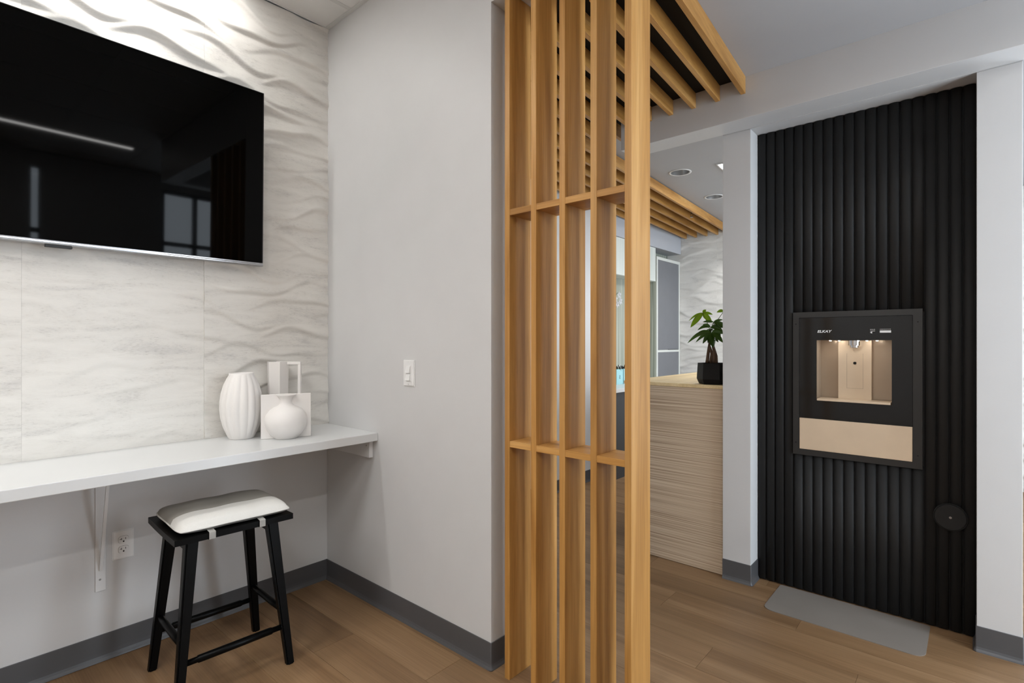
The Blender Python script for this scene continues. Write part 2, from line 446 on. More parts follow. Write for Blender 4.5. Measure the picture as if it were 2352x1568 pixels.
# shopfront wall with glazing
wr = bmesh.new()
X0, X1 = XWIN, XWIN + 0.1
for (y0, y1, z0, z1) in ((-3.6, 0.77, 0, ZH + 0.0118), (0.84, 1.82, 0, ZH + 0.0118), (2.80, 3.6, 0, ZH + 0.0118), (5.6, YW, 0, ZH + 0.0118),
                         (0.77, 0.84, 2.75, ZH + 0.0118), (1.82, 2.80, 2.75, ZH + 0.0118), (3.6, 5.6, 2.5, ZH + 0.0118), (3.6, 5.6, 0, 0.25)):
    bbox(wr, X0, X1, y0, y1, z0, z1)
struct(finish('wall_right', wr, 'paint'))
def window(name, y0, y1, z0, z1, vm=(), hm=(), t=0.05):
    fr = bmesh.new()
    bbox(fr, X0 + 0.02, X0 + 0.08, y0, y0 + t, z0, z1); bbox(fr, X0 + 0.02, X0 + 0.08, y1 - t, y1, z0, z1)
    bbox(fr, X0 + 0.02, X0 + 0.08, y0 + t, y1 - t, z0, z0 + t); bbox(fr, X0 + 0.02, X0 + 0.08, y0 + t, y1 - t, z1 - t, z1)
    f = struct(finish(name, fr, 'alum'))
    ys = [y0 + t] + [v for v in vm] + [y1 - t]; zs = [z0 + t] + [h for h in hm] + [z1 - t]
    for v in vm: box('mullion', X0 + 0.02, X0 + 0.08, v - 0.02, v + 0.02, z0 + t, z1 - t, 'alum', f)
    for h in hm:
        for a_, b_ in zip(ys, ys[1:]):
            box('transom_bar', X0 + 0.022, X0 + 0.078, a_ + (0.02 if a_ in vm else 0), b_ - (0.02 if b_ in vm else 0), h - 0.022, h + 0.022, 'alum', f)
    for a_, b_ in zip(ys, ys[1:]):
        for c_, d_ in zip(zs, zs[1:]):
            box('pane', X0 + 0.047, X0 + 0.053, a_ + (0.02 if a_ in vm else 0), b_ - (0.02 if b_ in vm else 0),
                c_ + (0.022 if c_ in hm else 0), d_ - (0.022 if d_ in hm else 0), 'glass', f)
    return f
win1 = window('window_1', 1.82, 2.80, 0.0, 2.75, vm=(2.155,), hm=(2.18,), t=0.035)
window('window_2', 0.77, 0.84, 0.0, 2.75, hm=(2.16,), t=0.008)
window('window_3', 3.6, 5.6, 0.25, 2.5, vm=(4.6,))
text_mesh('street_number', '635', 0.20, 'vinyl', win1, (X0 + 0.0545, 2.52, 2.36), (R(90), 0, R(90)), sx=1.0, bold=0.002)

# ceilings
struct(box('ceiling', -2.7, XWIN + 0.1, -3.6, YB, ZH + 0.012, ZH + 0.06, 'ctile'))
cg = bpy.data.objects['ceiling']
ctm = None
cx0 = -2.3255
xs = [XL + 0.022] + [cx0 + 0.6096 * k for k in range(8)]
ys = [YG - 0.022 - 0.6096 * k for k in range(9)]
for a_, b_ in zip(xs, xs[1:]):
    for c_, d_ in zip(ys, ys[1:]):
        x0, x1, y0, y1 = a_, min(b_, XWIN), d_, c_
        if x1 - x0 < 0.05: continue
        if y1 < -1.0: continue
        box('ceiling_tile', x0 + (0.012 if a_ != xs[0] else 0), x1 - 0.012, y0 + 0.012, y1 - (0.012 if c_ != ys[0] else 0), ZH - 0.002, ZH + 0.0115, 'ctile', cg)
for a_ in xs[1:]:
    if a_ < XWIN - 0.05: box('grid_tee', a_ - 0.012, a_ + 0.012, -3.6, ys[0], ZH - 0.004, ZH + 0.0118, 'tee', cg)
for c_ in ys[1:4]:
    for a_, b_ in zip(xs, xs[1:]):
        if min(b_, XWIN) - a_ > 0.05:
            box('grid_cross_tee', a_ + (0.012 if a_ != xs[0] else 0), min(b_, XWIN) - 0.012, c_ - 0.012, c_ + 0.012, ZH - 0.0038, ZH + 0.0116, 'tee', cg)
box('wall_angle', XL + 0.002, XWIN, YG - 0.022, YG - 0.0005, ZH - 0.005, ZH + 0.0115, 'tee', cg)
box('wall_angle', XL + 0.0180, XL + 0.022, -3.6, YG - 0.022, ZH - 0.005, ZH + 0.0115, 'tee', cg)
struct(box('ceiling_lower', -4.2, 0.22, YG + 0.13, YB, ZC, ZC + 0.05, 'ceil'))
struct(box('ceiling_far', -4.2, XWIN + 0.1, YP, YW + 0.1, ZC + 0.001, ZC + 0.06, 'ceil'))
struct(box('ceiling_side', -4.2, -1.528, YB, YP, ZC + 0.001, ZC + 0.06, 'ceil'))

# baffle field: dark recess board under the ceiling, baffles hung below it (the field runs 4 degrees off the walls)
SK = 0.072
def bxr(k, y): return -0.815 - 0.1232 * k - SK * (y - 2.3)
def slab_poly(name, poly, z0, z1, mat):
    bm = bmesh.new(); prism(bm, poly, 2, z0, z1); return finish(name, bm, mat)
rec = [(bxr(0, 1.601) - 0.010, 1.601), (bxr(0, YB - .001) - 0.010, YB - 0.001), (-1.529, YB - 0.001), (-1.529, YP + 0.001), (bxr(8, YP) - 0.01, YP + 0.001),
       (bxr(8, YW) - 0.010, YW - 0.018), (XS + 0.001, YW - 0.018), (XS + 0.001, 4.121), (-2.599, 4.119), (-2.599, 1.601)]
struct(slab_poly('ceiling_recess', rec, ZC - 0.006, ZC - 0.0005, 'black'))
ZBF = 2.456; BT = 0.0225
for k in range(0, 15):
    y0 = 1.60; y1 = YB - 0.001 if k < 6 else (YP if k < 8 else YW - 0.02)
    lim = XS + 0.004 + BT
    if bxr(k, y1) < lim: y1 = 2.3 + (-0.815 - 0.1232 * k - lim) / SK
    if y1 - y0 < 0.3: continue
    zt = ZC - (0.0005 if k in (0,) else 0.0065)
    bm = bmesh.new()
    prism(bm, [(-BT, 0), (0, 0), (-SK * (y1 - y0), y1 - y0), (-SK * (y1 - y0) - BT, y1 - y0)], 2, 0, zt - ZBF)
    bmesh.ops.bevel(bm, geom=list(bm.edges), offset=0.0012, segments=1, affect='EDGES')
    o = finish('ceiling_baffle', bm, 'oak_y', None, loc=(bxr(k, y0), y0, ZBF))
    ORD = ['first', 'second', 'third', 'fourth', 'fifth', 'sixth', 'seventh', 'eighth']
    if k == 0: lab = 'outermost oak ceiling baffle, along the edge of the bare grey ceiling'
    elif k < 6: lab = ORD[k] + ' oak ceiling baffle in from the bare grey ceiling, ending on the grey beam'
    elif k < 8: lab = ORD[k] + ' oak ceiling baffle in from the bare grey ceiling, passing the beam end'
    elif k == 8: lab = 'oak ceiling baffle edging the far ceiling beside the sprinkler head'
    else: lab = ORD[k - 8] + ' long oak baffle in from the downlit far ceiling'
    tag(o, lab, 'ceiling baffle', 'oak ceiling baffles')

# coved vinyl baseboards
def cove(name, p0, p1, nrm, ends=(0, 0)):
    """base from p0 to p1 along a wall whose outward normal is nrm (2-D)"""
    p0, p1, nn = Vector(p0), Vector(p1), Vector(nrm)
    t = (p1 - p0).normalized(); p0 = p0 - t * ends[0]; p1 = p1 + t * ends[1]
    prof = [(0.0004, 0.0), (0.012, 0.0), (0.0105, 0.004), (0.0065, 0.011), (0.0040, 0.020), (0.0034, 0.034), (0.0034, 0.1005), (0.0026, 0.1020), (0.0004, 0.1020)]
    bm = bmesh.new()
    A = [bm.verts.new((p0.x + nn.x * d, p0.y + nn.y * d, z)) for d, z in prof]
    B = [bm.verts.new((p1.x + nn.x * d, p1.y + nn.y * d, z)) for d, z in prof]
    n = len(prof)
    bm.faces.new(A); bm.faces.new(list(reversed(B)))
    for k in range(n): bm.faces.new((A[k], B[k], B[(k + 1) % n], A[(k + 1) % n]))
    bmesh.ops.recalc_face_normals(bm, faces=bm.faces)
    return struct(finish(name, bm, 'base'))
def cove_corner(name, c, n1, n2):
    """quarter-round outside corner of the cove"""
    prof = [(0.0004, 0.0), (0.012, 0.0), (0.0105, 0.004), (0.0065, 0.011), (0.0040, 0.020), (0.0034, 0.034), (0.0034, 0.1005), (0.0026, 0.1020), (0.0004, 0.1020)]
    a0 = math.atan2(n1[1], n1[0]); a1 = math.atan2(n2[1], n2[0])
    while a1 - a0 > math.pi: a1 -= 2 * math.pi
    while a1 - a0 < -math.pi: a1 += 2 * math.pi
    bm = bmesh.new(); rings = []
    for k in range(7):
        a = a0 + (a1 - a0) * k / 6
        rings.append([bm.verts.new((c[0] + math.cos(a) * d, c[1] + math.sin(a) * d, z)) for d, z in prof])
    for r0, r1 in zip(rings, rings[1:]):
        for k in range(len(prof) - 1): bm.faces.new((r0[k], r0[k + 1], r1[k + 1], r1[k]))
    bmesh.ops.recalc_face_normals(bm, faces=bm.faces)
    for f in bm.faces: f.smooth = True
    return struct(finish(name, bm, 'base'))
cove('baseboard_left', (XL, -3.6), (XL, YG), (1, 0))
cove('baseboard_center', (XL + 0.0035, YG), (XE, YG), (0, -1))
cove_corner('baseboard_center_corner', (XE, YG), (0, -1), (1, 0))
cove('baseboard_center_end', (XE, YG), (XE, YG + 0.13), (1, 0))
cove('baseboard_niche_left', (-1.007, YP), (-0.866, YP), (0, -1))
cove_corner('baseboard_niche_left_corner', (-0.866, YP), (0, -1), (1, 0))
cove('baseboard_niche_left_return', (-0.866, YP), (-0.866, YF + 0.004), (1, 0))
cove('baseboard_niche_right', (0.004, YP), (0.1385, YP), (0, -1))
cove_corner('baseboard_niche_right_corner', (0.004, YP), (0, -1), (-1, 0))
cove('baseboard_niche_right_return', (0.004, YP), (0.004, YF + 0.004), (-1, 0))
cove_corner('baseboard_niche_right_outer', (0.1385, YP), (0, -1), (1, 0))
cove('baseboard_niche_right_end', (0.1385, YP), (0.1385, 3.30), (1, 0))
cove('baseboard_far_left', (-2.60, 1.60), (-2.60, 4.12), (1, 0))
cove('baseboard_right', (XWIN, -3.6), (XWIN, 0.77), (-1, 0))
cove('baseboard_right_middle', (XWIN, 0.84), (XWIN, 1.82), (-1, 0))

# ================================================================== SLAT SCREEN
scr = thing('slat_screen', 'oak slat screen of five tall upright boards with short cross shelves', 'room divider', (-1.3166, YG - 0.002, 0))
ST, SD, SP = 0.0235, 0.1250, 0.1246
ub = None
for k in range(5):
    if ub is None:
        bm = bmesh.new(); bbox(bm, 0, ST, 0, SD, 0.0, ZC - 0.001, 0.0012)
        ub = finish('upright_board', bm, 'oak_z', scr)
    else: copy_of(ub, scr, (SP * k, 0, 0))
sh = None
for z in (0.859, 1.713):
    for k in range(4):
        if sh is None:
            bm = bmesh.new(); bbox(bm, 0.0003, SP - ST - 0.0003, 0.001, SD - 0.001, 0.0, 0.0225, 0.0010)
            sh = finish('cross_shelf', bm, 'oak_x', scr, loc=(ST + SP * k, 0, z))
        else: copy_of(sh, scr, (ST + SP * k, 0, z))

# ================================================================== TELEVISION
tv = thing('television', 'large black flat-screen television with silver bottom trim on textured wall', 'television', (-2.500, 0.379, 1.9985))
tv.rotation_euler = (0, R(0.9), 0)
TVW, TVH = 1.445, 0.802
box('back_shell', -0.030, 0.0, -TVW / 2, TVW / 2, -TVH / 2 + 0.016, TVH / 2, 'tvback', tv, 0.003)
box('screen', 0.0002, 0.0030, -TVW / 2 + 0.004, TVW / 2 - 0.004, -TVH / 2 + 0.017, TVH / 2 - 0.003, 'screen', tv)
bz = bmesh.new()
bbox(bz, 0.0002, 0.0045, -TVW / 2, -TVW / 2 + 0.0035, -TVH / 2 + 0.016, TVH / 2); bbox(bz, 0.0002, 0.0045, TVW / 2 - 0.0035, TVW / 2, -TVH / 2 + 0.016, TVH / 2)
bbox(bz, 0.0002, 0.0045, -TVW / 2 + 0.0035, TVW / 2 - 0.0035, TVH / 2 - 0.0025, TVH / 2)
finish('bezel', bz, 'tvback', tv)
tr = bmesh.new()
prism(tr, [(-0.030, -0.4010), (0.004, -0.4010), (0.0085, -0.3975), (0.0085, -0.3935), (0.006, -0.3905), (0.006, -0.3865), (0.0035, -0.3855), (-0.030, -0.3855)], 1, -TVW / 2, TVW / 2)
finish('bottom_trim', tr, 'chrome', tv)
box('sensor_module', -0.018, 0.004, -0.046, 0.030, -0.4105, -0.4012, 'tvback', tv, 0.0015)
box('wall_mount', -0.068, -0.0305, -0.25, 0.25, -0.2, 0.2, 'tvback', tv)

# ================================================================== WALL SHELF
shf = thing('wall_shelf', 'long thick white laminate wall shelf below the television', 'shelf', (XL, YG, 0.78))
box('board', 0.0005, 0.4575, -3.2, -0.0005, 0.0, 0.038, 'white', shf, 0.0025)
cl = bmesh.new(); bbox(cl, 0.004, 0.418, -0.0215, -0.0008, -0.083, -0.0004, 0.0015)
cleat = finish('support_cleat', cl, 'wmetal', shf)
sc = bmesh.new(); lathe(sc, [(0.0, 0.0), (0.004, 0.0), (0.0035, 0.0012), (0.0, 0.0012)], 12, capb=False)
so = finish('screw', sc, 'screw', cleat, loc=(0.395, -0.0216, -0.026)); so.rotation_euler = (R(90), 0, 0)
br = thing('shelf_bracket', 'white steel angle bracket holding up the shelf beside the outlet', 'bracket', (XL, 0.5065, 0.2745))
box('wall_plate', 0.0005, 0.0048, -0.0165, 0.0165, 0.0, 0.5048, 'wmetal', br, 0.0008)
box('top_arm', 0.0050, 0.24, -0.0165, 0.0165, 0.5006, 0.5050, 'wmetal', br, 0.0008)
sb = bmesh.new(); prism(sb, [(0.0050, 0.080), (0.0100, 0.080), (0.138, 0.5000), (0.130, 0.5000), (0.0050, 0.098)], 1, -0.005, 0.005)
finish('diagonal_strut', sb, 'wmetal', br)
for z in (0.045, 0.47):
    q = bmesh.new(); lathe(q, [(0.0, 0.0), (0.0042, 0.0), (0.0035, 0.0012), (0.0, 0.0012)], 12, capb=False)
    s_ = finish('screw', q, 'screw', br, loc=(0.0049, -0.002, z)); s_.rotation_euler = (0, R(90), 0)

# ================================================================== OUTLET AND SWITCH
ou = thing('wall_outlet', 'white duplex electrical outlet low on the grey wall under the shelf', 'outlet', (XL, 0.580, 0.4365))
ou.rotation_euler = (0, 0, R(90))          # local x along the wall, local -y out of the wall
def plate_mesh(w_, h_):
    bm = bmesh.new(); prism(bm, [(-w_ / 2, -h_ / 2), (w_ / 2, -h_ / 2), (w_ / 2, h_ / 2), (-w_ / 2, h_ / 2)], 1, -0.0005, -0.0060)
    es = [e for e in bm.edges if all(v.co.y < -0.005 for v in e.verts)]
    bmesh.ops.bevel(bm, geom=es, offset=0.0035, segments=3, affect='EDGES'); return bm
finish('cover_plate', plate_mesh(0.071, 0.114), 'plate', ou)
def oval(w_, h_, y0, y1, seg=28):
    bm = bmesh.new(); pts = []
    for k in range(seg):
        a = 2 * math.pi * k / seg; c_, s_ = math.cos(a), math.sin(a)
        pts.append((w_ / 2 * math.copysign(abs(c_) ** 0.75, c_), h_ / 2 * math.copysign(abs(s_) ** 0.55, s_)))
    prism(bm, pts, 1, y0, y1); return bm
for z in (0.0195, -0.0195):
    rim = oval(0.0350, 0.0292, -0.0060, -0.0062); ro = finish('receptacle_gap', rim, 'slot', ou, loc=(0, 0, z))
    rc = finish('receptacle', oval(0.0338, 0.0280, -0.0062, -0.0082), 'plate', ou, loc=(0, 0, z))
    sl = bmesh.new(); bbox(sl, 0.0055, 0.0073, -0.0086, -0.0082, 0.000, 0.0075); finish('slot', sl, 'slot', rc)
    sl = bmesh.new(); bbox(sl, -0.0080, -0.0062, -0.0086, -0.0082, -0.0005, 0.0075); bbox(sl, -0.0125, -0.0080, -0.0086, -0.0082, 0.0018, 0.0036); finish('slot', sl, 'slot', rc)
    gs = oval(0.0055, 0.0062, -0.0082, -0.0086, 14); finish('ground_hole', gs, 'slot', rc, loc=(0, 0, -0.0070))
q = oval(0.005, 0.005, -0.0060, -0.0070, 12); finish('screw', q, 'plate', ou)
sw = thing('light_switch', 'white rocker light switch on the blank grey wall', 'light switch', (-1.8825, YG, 1.1085))
finish('cover_plate', plate_mesh(0.078, 0.1165), 'plate', sw)
box('switch_frame', -0.0175, 0.0175, -0.0075, -0.0060, -0.0345, 0.0345, 'plate', sw, 0.0006)
rk = bmesh.new(); prism(rk, [(-0.0076, 0.0015), (-0.0160, 0.0015), (-0.0095, 0.0310), (-0.0076, 0.0310)], 0, -0.0145, 0.0145)
finish('upper_rocker', rk, 'plate', sw)
rk = bmesh.new(); prism(rk, [(-0.0076, -0.0310), (-0.0160, -0.0310), (-0.0085, -0.0015), (-0.0076, -0.0015)], 0, -0.0145, 0.0145)
finish('lower_rocker', rk, 'plate', sw)
for z in (0.048, -0.048): finish('screw', oval(0.006, 0.006, -0.0060, -0.0070, 12), 'wmetal', sw, loc=(0, 0, z))

# ================================================================== STOOL AND CUSHION
STX, STY = -2.186, 0.805
stool = thing('stool', 'black wooden stool with splayed legs pulled under the white shelf', 'stool', (STX, STY, 0), R(-2.5))
SW, SL = 0.350, 0.402     # x, y
bm = bmesh.new(); nx, ny = 4, 16; top, bot = {}, {}
for i in range(nx + 1):
    for j in range(ny + 1):
        x = -SW / 2 + SW * i / nx; y_ = -SL / 2 + SL * j / ny
        dz = 0.003 * (abs(x) / (SW / 2)) ** 2
        top[i, j] = bm.verts.new((x, y_, 0.5770 + dz)); bot[i, j] = bm.verts.new((x, y_, 0.5560 + dz))
for i in range(nx):
    for j in range(ny):
        bm.faces.new((top[i, j], top[i + 1, j], top[i + 1, j + 1], top[i, j + 1]))
        bm.faces.new((bot[i, j], bot[i, j + 1], bot[i + 1, j + 1], bot[i + 1, j]))
for i in range(nx):
    bm.faces.new((top[i, 0], bot[i, 0], bot[i + 1, 0], top[i + 1, 0])); bm.faces.new((top[i, ny], top[i + 1, ny], bot[i + 1, ny], bot[i, ny]))
for j in range(ny):
    bm.faces.new((top[0, j], top[0, j + 1], bot[0, j + 1], bot[0, j])); bm.faces.new((top[nx, j], bot[nx, j], bot[nx, j + 1], top[nx, j + 1]))
bmesh.ops.recalc_face_normals(bm, faces=bm.faces)
finish('seat', bm, 'stool', stool)
LT, LB = (0.122, 0.138), (0.168, 0.190)
def leg_at(sx, sy, z):
    t = z / 0.548
    return Vector((sx * (LB[0] + (LT[0] - LB[0]) * t), sy * (LB[1] + (LT[1] - LB[1]) * t), z))
for sx in (1, -1):
    for sy in (1, -1):
        bm = bmesh.new(); A, B = [], []
        for (z, hw, L) in ((0.0, 0.0140, A), (0.5580, 0.0205, B)):
            c_ = leg_at(sx, sy, z)
            for (ax, ay) in ((-1, -1), (1, -1), (1, 1), (-1, 1)): L.append(bm.verts.new((c_.x + ax * hw, c_.y + ay * hw, z)))
        bm.faces.new(list(reversed(A))); bm.faces.new(B)
        for k in range(4): bm.faces.new((A[k], A[(k + 1) % 4], B[(k + 1) % 4], B[k]))
        es = [e for e in bm.edges if abs(e.verts[0].co.z - e.verts[1].co.z) > 0.1]
        bmesh.ops.bevel(bm, geom=es, offset=0.005, segments=2, affect='EDGES')
        finish('leg', bm, 'stool', stool)
for sx in (1, -1):      # long stretchers, turned with a thicker middle
    a_, b_ = leg_at(sx, -1, 0.145), leg_at(sx, 1, 0.145); d_ = b_ - a_
    bm = bmesh.new(); tube(bm, [a_ + d_ * t for t in (0.03, 0.14, 0.145, 0.5, 0.855, 0.86, 0.97)], [0.0100, 0.0100, 0.0128, 0.0132, 0.0128, 0.0100, 0.0100], 14)
    o = finish('stretcher', bm, 'stool', stool, smooth=True)
for sy in (1, -1):
    a_, b_ = leg_at(-1, sy, 0.205), leg_at(1, sy, 0.205); d_ = b_ - a_
    bm = bmesh.new(); tube(bm, [a_ + d_ * t for t in (0.03, 0.3, 0.7, 0.97)], [0.010, 0.0125, 0.0125, 0.010], 14)
    finish('stretcher', bm, 'stool', stool, smooth=True)
for sy in (1, -1):
    a_ = leg_at(-1, sy, 0.52); b_ = leg_at(1, sy, 0.52)
    box('apron', a_.x + 0.012, b_.x - 0.012, a_.y - 0.009, a_.y + 0.009, 0.512, 0.5562, 'stool', stool)

cu = thing('seat_cushion', 'grey and white wool cushion strapped to the black stool', 'cushion', (STX + 0.001, STY + 0.008, 0.5825), R(-2.5))
CW, CL, CH = 0.326, 0.390, 0.034
def cz(u, v):   # u,v in -1..1
    e = (max(0.0, 1 - abs(u) ** 4.5) * max(0.0, 1 - abs(v) ** 6.0))
    return e ** 0.40
NXc, NYc = 28, 36
def cushion_pt(i, j, side):
    u = -1 + 2 * i / NXc; v = -1 + 2 * j / NYc
    pin = 1 - 0.028 * (math.cos(math.pi * v / 2)) * (abs(u) ** 6); pin2 = 1 - 0.022 * (math.cos(math.pi * u / 2)) * (abs(v) ** 6)
    rc = 1 - 0.055 * (abs(u) * abs(v)) ** 5
    x = CW / 2 * u * pin * rc; y_ = CL / 2 * v * pin2 * rc
    h = cz(u, v)
    base = 0.014
    z = base + (CH * h if side > 0 else -(0.0135) * min(1, h * 1.4))
    z += 0.0012 * math.sin(9 * v + 3 * u) * h
    return (x, y_, z)
def cushion_piece(name, i0, i1, side, mat):
    bm = bmesh.new(); g = {}
    for i in range(i0, i1 + 1):
        for j in range(NYc + 1): g[i, j] = bm.verts.new(cushion_pt(i, j, side))
    for i in range(i0, i1):
        for j in range(NYc):
            q = (g[i, j], g[i + 1, j], g[i + 1, j + 1], g[i, j + 1])
            bm.faces.new(q if side > 0 else tuple(reversed(q)))
    return finish(name, bm, mat, cu, smooth=True)
IS = 18
tag(cushion_piece('grey_panel', 0, IS, 1, 'grey_fab'), 'light grey felted top panel')
tag(cushion_piece('white_panel', IS, NXc, 1, 'white_fab'), 'white side panel')
cushion_piece('underside', 0, NXc, -1, 'grey_fab')
per = [cushion_pt(i, 0, 1) for i in range(NXc + 1)] + [cushion_pt(NXc, j, 1) for j in range(1, NYc + 1)] + [cushion_pt(i, NYc, 1) for i in range(NXc - 1, -1, -1)] + [cushion_pt(0, j, 1) for j in range(NYc - 1, -1, -1)]
bm = bmesh.new(); tube(bm, per, 0.0028, 6, cap=False); finish('piping', bm, 'white_fab', cu, smooth=True)
for yy in (-0.094, 0.076):      # straps folded over the front edge of the seat
    bm = bmesh.new(); prof = [(0.150, 0.004), (0.1765, 0.0015), (0.1790, 0.000), (0.1790, -0.0235), (0.1760, -0.0255), (0.150, -0.0295)]
    out = [bm.verts.new((x, yy - 0.0105, z)) for x, z in prof] ; out2 = [bm.verts.new((x, yy + 0.0105, z)) for x, z in prof]
    for k in range(len(prof) - 1): bm.faces.new((out[k], out[k + 1], out2[k + 1], out2[k]))
    bmesh.ops.solidify(bm, geom=list(bm.faces), thickness=-0.0015)
    finish('strap', bm, 'white_fab', cu)

# ================================================================== VASES
ZS = 0.8182
v1 = thing('ribbed_vase', 'tall white ceramic vase with vertical pleated ribs', 'vase', (-2.468, 0.992, ZS))
prof = []
for (r, z) in ((0.050, 0.0), (0.0525, 0.004), (0.062, 0.025), (0.074, 0.055), (0.083, 0.09), (0.0875, 0.13), (0.087, 0.165), (0.082, 0.20), (0.073, 0.235), (0.060, 0.265), (0.0505, 0.281), (0.0500, 0.2895), (0.0465, 0.2900), (0.0450, 0.280), (0.052, 0.262)):
    prof.append((r, z))
def ribf(a, z):
    k = math.sin(math.pi * min(max((z) / 0.285, 0), 1)) ** 0.6
    wob = a * 15 + 0.8 * math.sin(z * 14)
    return 1 - 0.085 * k * (1 - abs(math.sin(wob / 2)) ** 0.8)
bm = bmesh.new(); lathe(bm, prof, 168, fn=ribf); finish('body', bm, 'ceramic', v1, smooth=True)
v2 = thing('bottle_vase', 'round white ceramic bottle vase set through an upright square slab', 'vase', (-2.3215, 1.1246, ZS), R(66.8))
prof = [(0.047, 0.0), (0.050, 0.003), (0.066, 0.020), (0.080, 0.042), (0.088, 0.068), (0.0885, 0.085), (0.082, 0.108), (0.067, 0.127), (0.048, 0.139), (0.032, 0.146), (0.0255, 0.156), (0.0245, 0.170), (0.029, 0.182), (0.0405, 0.1905), (0.0415, 0.194), (0.037, 0.194), (0.022, 0.182), (0.020, 0.165)]
bm = bmesh.new(); lathe(bm, prof, 56); finish('body', bm, 'ceramic', v2, smooth=True)
bm = bmesh.new()
for (y0, y1, x0, x1) in ((0.006, 0.013, -0.1, 0.1),): bbox(bm, -0.102, 0.104, -0.003, 0.005, 0.0005, 0.196, 0.0015)
tag(finish('square_slab', bm, 'ceramic', v2), 'thin upright square slab')
v3 = thing('pitcher', 'white ceramic pitcher with an angular slab handle behind the bottle vase', 'pitcher', (-2.500, 1.172, ZS), R(44))
bm = bmesh.new()
prof3 = [(0.042, 0.0), (0.044, 0.004), (0.0455, 0.10), (0.048, 0.22), (0.0505, 0.334), (0.0475, 0.3345), (0.043, 0.22), (0.040, 0.05)]
lathe(bm, prof3, 6); finish('body', bm, 'ceramic', v3)
hb = bmesh.new()
bbox(hb, 0.040, 0.108, -0.0085, 0.0085, 0.320, 0.334, 0.002); bbox(hb, 0.094, 0.108, -0.0085, 0.0085, 0.069, 0.3199, 0.002); bbox(hb, 0.036, 0.108, -0.0085, 0.0085, 0.055, 0.0689, 0.002)
finish('handle', hb, 'ceramic', v3)

# ================================================================== BOTTLE FILLER
bf = thing('bottle_filling_station', 'black glass wall bottle filler with steel alcove in the fluted panel', 'water dispenser', (0, YF, 0))
fx0, fx1, fz0, fz1 = fr_x0, fr_x1, fr_z0, fr_z1
ix0, ix1, iz0, iz1 = -0.6655, -0.2090, 0.7110, 1.3660
fb = bmesh.new()
for b_ in ((fx0, ix0, fz0, fz1), (ix1, fx1, fz0, fz1), (ix0, ix1, fz0, iz0), (ix0, ix1, iz1, fz1)):
    bbox(fb, b_[0], b_[1], -0.006, 0.010, b_[2], b_[3])
bmesh.ops.remove_doubles(fb, verts=fb.verts, dist=1e-5)
finish('frame', fb, 'frame', bf)
for x, z in ((-0.680, 1.335), (-0.191, 1.335), (-0.680, 0.742), (-0.191, 0.742)):
    finish('screw', oval(0.006, 0.006, -0.0060, -0.0072, 12), 'black', bf, loc=(x, 0, z))
ax0, ax1, az0, az1 = -0.589, -0.286, 0.958, 1.254
gp = bmesh.new()
gx0, gx1, gz0, gz1 = ix0 + 0.0015, ix1 - 0.0015, 0.868, iz1 - 0.0015
for b_ in ((gx0, ax0, gz0, gz1), (ax1, gx1, gz0, gz1), (ax0, ax1, gz0, az0), (ax0, ax1, az1, gz1)):
    bbox(gp, b_[0], b_[1], -0.004, 0.006, b_[2], b_[3])
finish('glass_panel', gp, 'glassblk', bf)
box('steel_panel', gx0, gx1, -0.0045, 0.006, iz0 + 0.001, 0.867, 'steel', bf, 0.001)
# alcove liner (open front), centre back plate, tray, nozzle
AD = 0.105
al = bmesh.new()
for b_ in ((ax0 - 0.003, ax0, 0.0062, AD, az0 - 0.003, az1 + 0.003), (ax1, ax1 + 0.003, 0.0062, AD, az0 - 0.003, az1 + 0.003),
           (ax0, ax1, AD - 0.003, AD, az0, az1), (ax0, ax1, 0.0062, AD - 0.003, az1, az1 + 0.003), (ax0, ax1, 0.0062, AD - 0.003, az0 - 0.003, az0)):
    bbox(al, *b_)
tag(finish('alcove', al, 'steel_dk', bf), 'warm-tinted steel alcove')
leak_block = bmesh.new()  # unseen black ring added to block alcove light leaking through panel gaps
for b_ in ((fx0 + 0.01, ax0 - 0.0035, fz0 + 0.01, fz1 - 0.01), (ax1 + 0.0035, fx1 - 0.01, fz0 + 0.01, fz1 - 0.01),
           (ax0 - 0.0035, ax1 + 0.0035, fz0 + 0.01, az0 - 0.0035), (ax0 - 0.0035, ax1 + 0.0035, az1 + 0.0035, fz1 - 0.01)):
    bbox(leak_block, b_[0], b_[1], 0.0105, 0.0135, b_[2], b_[3])
finish('housing', leak_block, 'black', bf)
box('back_plate', -0.510, -0.372, 0.076, AD - 0.0032, az0 + 0.0012, az1 - 0.0012, 'steel', bf, 0.001)
finish('sensor', oval(0.013, 0.013, 0.0745, 0.0758, 18), 'black', bf, loc=(-0.440, 0, 1.143))
pt = bmesh.new()
for b_ in ((-0.474, -0.473, 1.02 - 0.0, 1.19), (-0.407, -0.406, 1.02, 1.19), (-0.473, -0.407, 1.02, 1.021)): bbox(pt, b_[0], b_[1], 0.0755, 0.0758, b_[2], b_[3])
finish('embossed_line', pt, 'steel_dk', bf)
tb = bmesh.new(); bbox(tb, ax0 + 0.004, ax1 - 0.004, -0.016, 0.0735, az0 + 0.0013, az0 + 0.011, 0.001)
finish('drip_tray', tb, 'steel', bf)
nz = bmesh.new(); lathe(nz, [(0.0, 0.0), (0.015, 0.0), (0.019, 0.003), (0.019, 0.012), (0.0265, 0.013), (0.0265, 0.0362)], 32, capb=False)
finish('nozzle', nz, 'nozzle', bf, smooth=False, loc=(-0.4375, 0.045, az1 - 0.0375))
M['led'] = emis('alcove_led', (1.0, 0.96, 0.9), 90.0)
for x in (-0.535, -0.498, -0.385, -0.345):
    finish('alcove_lamp', oval(0.008, 0.008, 0.0, 0.0012, 12), 'led', bf, loc=(x, 0.03, az1 - 0.0022)).rotation_euler = (R(-90), 0, 0)
